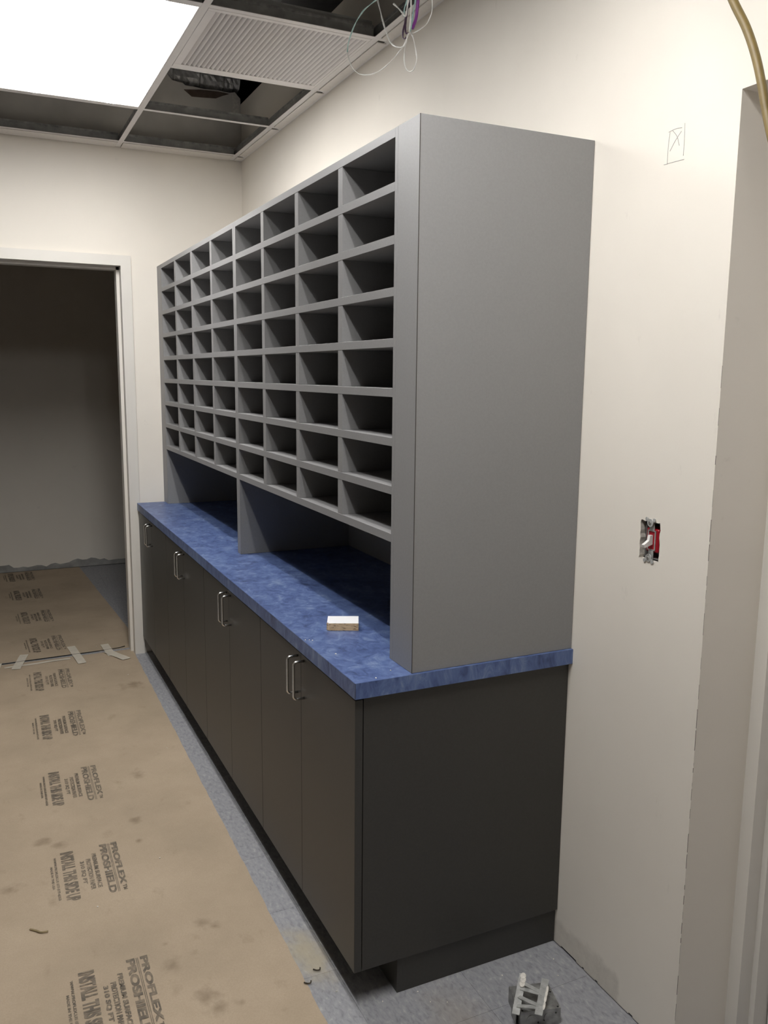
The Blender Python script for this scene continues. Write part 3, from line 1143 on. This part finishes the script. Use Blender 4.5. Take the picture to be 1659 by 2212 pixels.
def holed_plate(bm, o, u, v, lu, lv, inward, holes, r, th=0.0015):
    loops = [[(0, 0), (lu, 0), (lu, lv), (0, lv)]]
    loops += [[(a * lu + r * math.cos(k * math.pi / 6), c * lv + r * math.sin(k * math.pi / 6)) for k in range(12)] for a, c in holes]
    sides = []
    for d in (0, th):
        vs = [[bm.verts.new(o + u * p[0] + v * p[1] + inward * d) for p in L] for L in loops]
        es = [bm.edges.new((L[k], L[(k + 1) % len(L)])) for L in vs for k in range(len(L))]
        bmesh.ops.triangle_fill(bm, use_beauty=True, use_dissolve=False, edges=es)
        sides.append(vs)
    for L0, L1 in zip(*sides):
        for k in range(len(L0)):
            n_ = (k + 1) % len(L0)
            bm.faces.new((L0[k], L0[n_], L1[n_], L1[k]))


holed_plate(bm, o0 + UPZ * HB, e1, e2, s1, SB, -UPZ, TOP_H, 0.0028)
holed_plate(bm, o0 + UPZ * 0.0006, e1, UPZ, s1, HB - .0022, e2, FRONT_H, 0.0026)
obox(bm, o0, e1, e2, 0, s1, SB - .0015, SB, 0.0006, HB - .0016)
obox(bm, o0, e1, e2, 0, .0015, .0016, SB - .0016, 0.0006, HB - .0016)
obox(bm, o0, e1, e2, s1 - .0015, s1, .0016, SB - .0016, 0.0006, HB - .0016)
part('body', bm, 'galvanized', eb)


def disc(bm, c, n, r, h):
    n = Vector(n).normalized()
    return cyl(bm, c, Vector(c) + n * h, r, 20)


for t, rr in ((0.30, 0.012), (0.72, 0.012)):
    bm = B()
    c0 = o0 + e1 * (s1 * t) + Vector((0, 0, HB * .5))
    disc(bm, c0 - e2 * .0001, -e2, rr, 0.0012)
    part('knockout', bm, 'galvanized', eb)
bm = B()
c0 = o0 + e1 * (s1 * .22) + e2 * (SB * .36) + Vector((0, 0, HB))
tube(bm, [c0 + Vector((0.014 * math.cos(a * math.pi / 10), 0.014 * math.sin(a * math.pi / 10), .0003)) for a in range(21)], 0.0006, 5, 1)
part('knockout', bm, 'tee_web', eb)
def rim(c, a_, b_, r):
    return tube(B(), [c + a_ * r * math.cos(k * math.pi / 6) + b_ * r * math.sin(k * math.pi / 6) for k in range(13)], 0.0003, 5, 1)


for (aa, bb) in TOP_H:
    part('screw_hole', rim(o0 + e1 * (s1 * aa) + e2 * (SB * bb) + UPZ * HB, e1, e2, 0.0028), 'galvanized', eb)
for (aa, zz) in FRONT_H:
    part('screw_hole', rim(o0 + e1 * (s1 * aa) + UPZ * (0.0006 + (HB - .0022) * zz), e1, UPZ, 0.0026), 'galvanized', eb)


def strap(bm, a, c, wd, th=0.0016):
    a = Vector(a); c = Vector(c)
    d = (c - a).normalized()
    side = d.cross(Vector((0, 0, 1))).normalized()
    up = side.cross(d)
    v = []
    for p in (a, c):
        for s, t in ((-1, 0), (1, 0), (1, 1), (-1, 1)):
            v.append(bm.verts.new(p + side * s * wd / 2 + up * t * th))
    for q in ((0, 1, 2, 3), (7, 6, 5, 4), (0, 4, 5, 1), (1, 5, 6, 2), (2, 6, 7, 3), (3, 7, 4, 0)):
        bm.faces.new([v[i] for i in q])


zl = 0.052
bm = B()
LA, LB_ = Vector((-.2185, -.1335, .075)), Vector((-.298, -.218, .050))
RA, RB_ = Vector((-.1735, -.168, .070)), Vector((-.2615, -.2605, .068))
strap(bm, LA, LB_, 0.0185)
strap(bm, RA, RB_, 0.0185)
br = part('bracket', bm, 'bracket_steel', eb)
for (ta, tb) in ((.22, .42), (.38, .45), (.58, .78), (.80, .82)):
    bm = B()
    strap(bm, LA.lerp(LB_, ta) + Vector((0, 0, .001)), RA.lerp(RB_, tb) + Vector((0, 0, .001)), 0.011)
    part('cross_strip', bm, 'bracket_steel', eb, br)
for t in (0.06, 0.16, 0.27):
    bm = B()
    p = LA.lerp(LB_, t) + Vector((random.uniform(-.003, .003), random.uniform(-.003, .003), .003))
    bmesh.ops.create_icosphere(bm, subdivisions=2, radius=0.0085, matrix=Matrix.Translation(p) @ Matrix.Rotation(.82, 4, 'Z') @ Matrix.Diagonal((1.5, .9, .22, 1)))
    part('dried_plaster', bm, 'plaster', eb, br)
for t in (0.30, 0.42, 0.55, 0.75):
    bm = B()
    p = RA.lerp(RB_, t) + Vector((.007, -.006, .002))
    bmesh.ops.create_icosphere(bm, subdivisions=2, radius=0.0055, matrix=Matrix.Translation(p) @ Matrix.Rotation(.82, 4, 'Z') @ Matrix.Diagonal((2.6, .6, .22, 1)))
    part('dried_plaster', bm, 'plaster', eb, br)
bm = B()
obox(bm, o0 + e1 * (s1 + .006), e1, e2, 0, .0016, .012, .045, .0006, .036)
obox(bm, o0 + e1 * (s1 + .0002), e1, e2, 0, .0058, .012, .045, .030, .0316)
part('ear', bm, 'tee_web', eb)

# ------------------------------------------------------------------ hanging cables
IM = lambda u, v, X: None


def px(u, v, X):
    d = Vector(((u - IMG_W / 2) / F_PX, -(v - IMG_H / 2) / F_PX, -1))
    r = cam.matrix_world.to_3x3() @ d
    o = cam.matrix_world.translation
    t = (X - o.x) / r.x
    return o + r * t


dc = thing('data_cable', 'stripped bundle of white, teal and purple wires dangling from the open ceiling', 'cable', (-0.24, 0.66, ZG))
W = lambda L, X: [px(720 + a / 6.9125, b2 / 6.9125, X + dx) for a, b2, dx in [(q[0], q[1], q[2] if len(q) > 2 else 0) for q in L]]
TOPC = Vector((-0.25, 0.62, 3.0))
wires = [
    ('wire', 'wire_white', .0022, [(640, -90), (660, 0), (700, 150), (740, 320), (790, 480), (850, 620), (920, 690), (1000, 705), (1060, 680), (1090, 620), (1100, 540)], -.260),
    ('wire', 'wire_teal', .0020, [(760, -70), (640, 0), (560, 60), (450, 160), (350, 310), (280, 470), (225, 640), (210, 780)], -.250),
    ('wire', 'wire_white', .0015, [(210, 780), (235, 900), (300, 1030), (390, 1100), (520, 1118), (650, 1080), (760, 1010), (860, 920), (960, 800), (1030, 710), (1085, 600), (1120, 500)], -.250),
    ('wire', 'wire_white', .0016, [(1140, 480), (1090, 600), (1065, 750), (1060, 900), (1080, 1010), (1130, 1065), (1190, 1050), (1230, 970), (1245, 850), (1225, 720), (1190, 560), (1150, 460)], -.245),
    ('wire', 'wire_white', .0014, [(1470, -80), (1475, 0), (1475, 150), (1440, 270), (1390, 360), (1310, 430), (1210, 485), (1150, 490), (1140, 470)], -.240),
    ('wire', 'wire_purple', .0038, [(1275, -80), (1265, 0), (1250, 150), (1230, 290), (1180, 425)], -.250),
    ('wire', 'wire_dark', .0024, [(1170, -80), (1150, 0), (1110, 120), (1090, 250), (1060, 360), (1040, 480), (1040, 560), (1065, 580), (1085, 560)], -.255),
    ('wire', 'wire_dark', .0032, [(1140, -80), (1130, 0), (1100, 180), (1075, 330), (1080, 480), (1105, 500)], -.250),
    ('wire', 'wire_white', .0024, [(900, 55), (960, 110), (1040, 200), (1070, 240), (1090, 200), (1110, 60), (1130, -60)], -.265),
    ('wire', 'wire_white', .0022, [(1160, -80), (1160, 40), (1160, 200), (1150, 350), (1130, 470)], -.260),
    ('wire', 'wire_teal', .0024, [(1120, -80), (1100, 20), (1065, 120), (1055, 250)], -.260),
    ('wire', 'wire_teal', .0022, [(1240, -80), (1225, 20), (1200, 150), (1175, 330), (1150, 470)], -.255),
]
for nm, mt, r, L, X in wires:
    bm = tube(B(), W(L, X), r * 1.2, 7, 6, 0.6 if mt != 'wire_purple' else 1.0, 0.25 if mt != 'wire_purple' else 0)
    part(nm, bm, mt, dc)
bm = tube(B(), [px(720 + 1150 / 6.9, -8, -.25), TOPC - Vector((0, 0, .08)), TOPC, Vector((-0.2, 0.75, 3.3)), Vector((-.3, .6, 3.449))], 0.0055, 8, 6)
part('cable_sheath', bm, 'cable_yellow', dc)

ye = [Vector(q) for q in ((-0.30, -0.20, 3.44), (-0.24, -0.25, 3.1), (-0.18, -0.315, 2.75), (-0.15, -0.365, 2.58), (-0.13, -0.42, 2.45), (-0.12, -0.465, 2.36))]
ye += [px(1583, 0, -.12), px(1612, 60, -.12), px(1632, 120, -.12), px(1645, 180, -.12), px(1655, 240, -.12)]
ye += [Vector(q) for q in ((-0.12, -0.632, 1.99), (-0.12, -0.672, 1.93), (-0.125, -0.73, 1.90), (-0.13, -0.79, 1.92), (-0.15, -0.84, 2.02), (-0.2, -0.86, 2.25), (-.24, -.87, 2.6), (-.28, -.875, 3.0), (-.3, -.88, 3.44))]
o = finish('extension_cord', tube(B(), ye, 0.0078, 10, 6), 'cable_yellow')
tag(o, 'thick dull-yellow cord looping down past the wall opening', 'cord')

# ------------------------------------------------------------------ litter
chip = []
for k in range(3):
    bm = B()
    bmesh.ops.create_icosphere(bm, subdivisions=1, radius=1.0)
    for v in bm.verts:
        v.co *= random.uniform(.6, 1.1)
        v.co.z = max(-.35, v.co.z * .55)
    me = bpy.data.meshes.new('crumb'); bm.to_mesh(me); bm.free(); me.materials.append(MATS['plaster']); chip.append(me)


def crumb(x, y, z, s, label, group):
    o = add('plaster_crumb', random.choice(chip), None, (x, y, z + s * .35))
    o.scale = (s, s * random.uniform(.6, 1), s)
    o.rotation_euler = (0, 0, random.uniform(0, 6))
    tag(o, label, 'debris', group)


for x, y in ((-.628, .36), (-.618, .355), (-.612, .348), (-.596, .218), (-.52, .047), (-.575, .014)):
    crumb(x, y, ZT + .0002, .0028, 'tiny white plaster crumb on the blue countertop', 'plaster crumbs on the countertop')
for x, y in ((-.643, .095), (-.549, .012), (-.451, .005), (-.628, 2.527), (-.203, -.094), (-.216, -.036), (-.079, -.099), (-.438, -.041), (-.399, -.06), (-.05, -.04)):
    crumb(x, y, .0002, .0032, 'tiny white plaster crumb on the bare vinyl floor', 'plaster crumbs on the vinyl floor')
for x, y in ((-.766, 2.738), (-.756, 1.745), (-.945, .909), (-1.164, .723), (-.86, 3.30), (-1.11, .905)):
    crumb(x, y, .0020, .0034, 'tiny white plaster crumb on the brown paper', 'plaster crumbs on the paper')
bm = B()
tube(bm, [(-1.355, .692, .0045), (-1.337, .675, .005), (-1.328, .664, .0048), (-1.308, .659, .005)], .0028, 6, 3, .5)
tag(finish('wood_splinter', bm, 'wood_sliver'), 'curved pale wood splinter on the brown paper', 'debris')
for x, y, lab in ((-.660, .187, 'dark curled leaf scrap on the bare floor by the paper'), (-.7, .150, 'dark curled scrap lying across the paper edge')):
    bm = B()
    z = .0040
    tube(bm, [(x - .012, y + .006, z + .002), (x - .004, y + .001, z), (x + .004, y - .002, z + .001), (x + .008, y + .004, z + .003)], .0019, 6, 3, .4)
    tag(finish('leaf_scrap', bm, 'dark_scrap'), lab, 'debris')
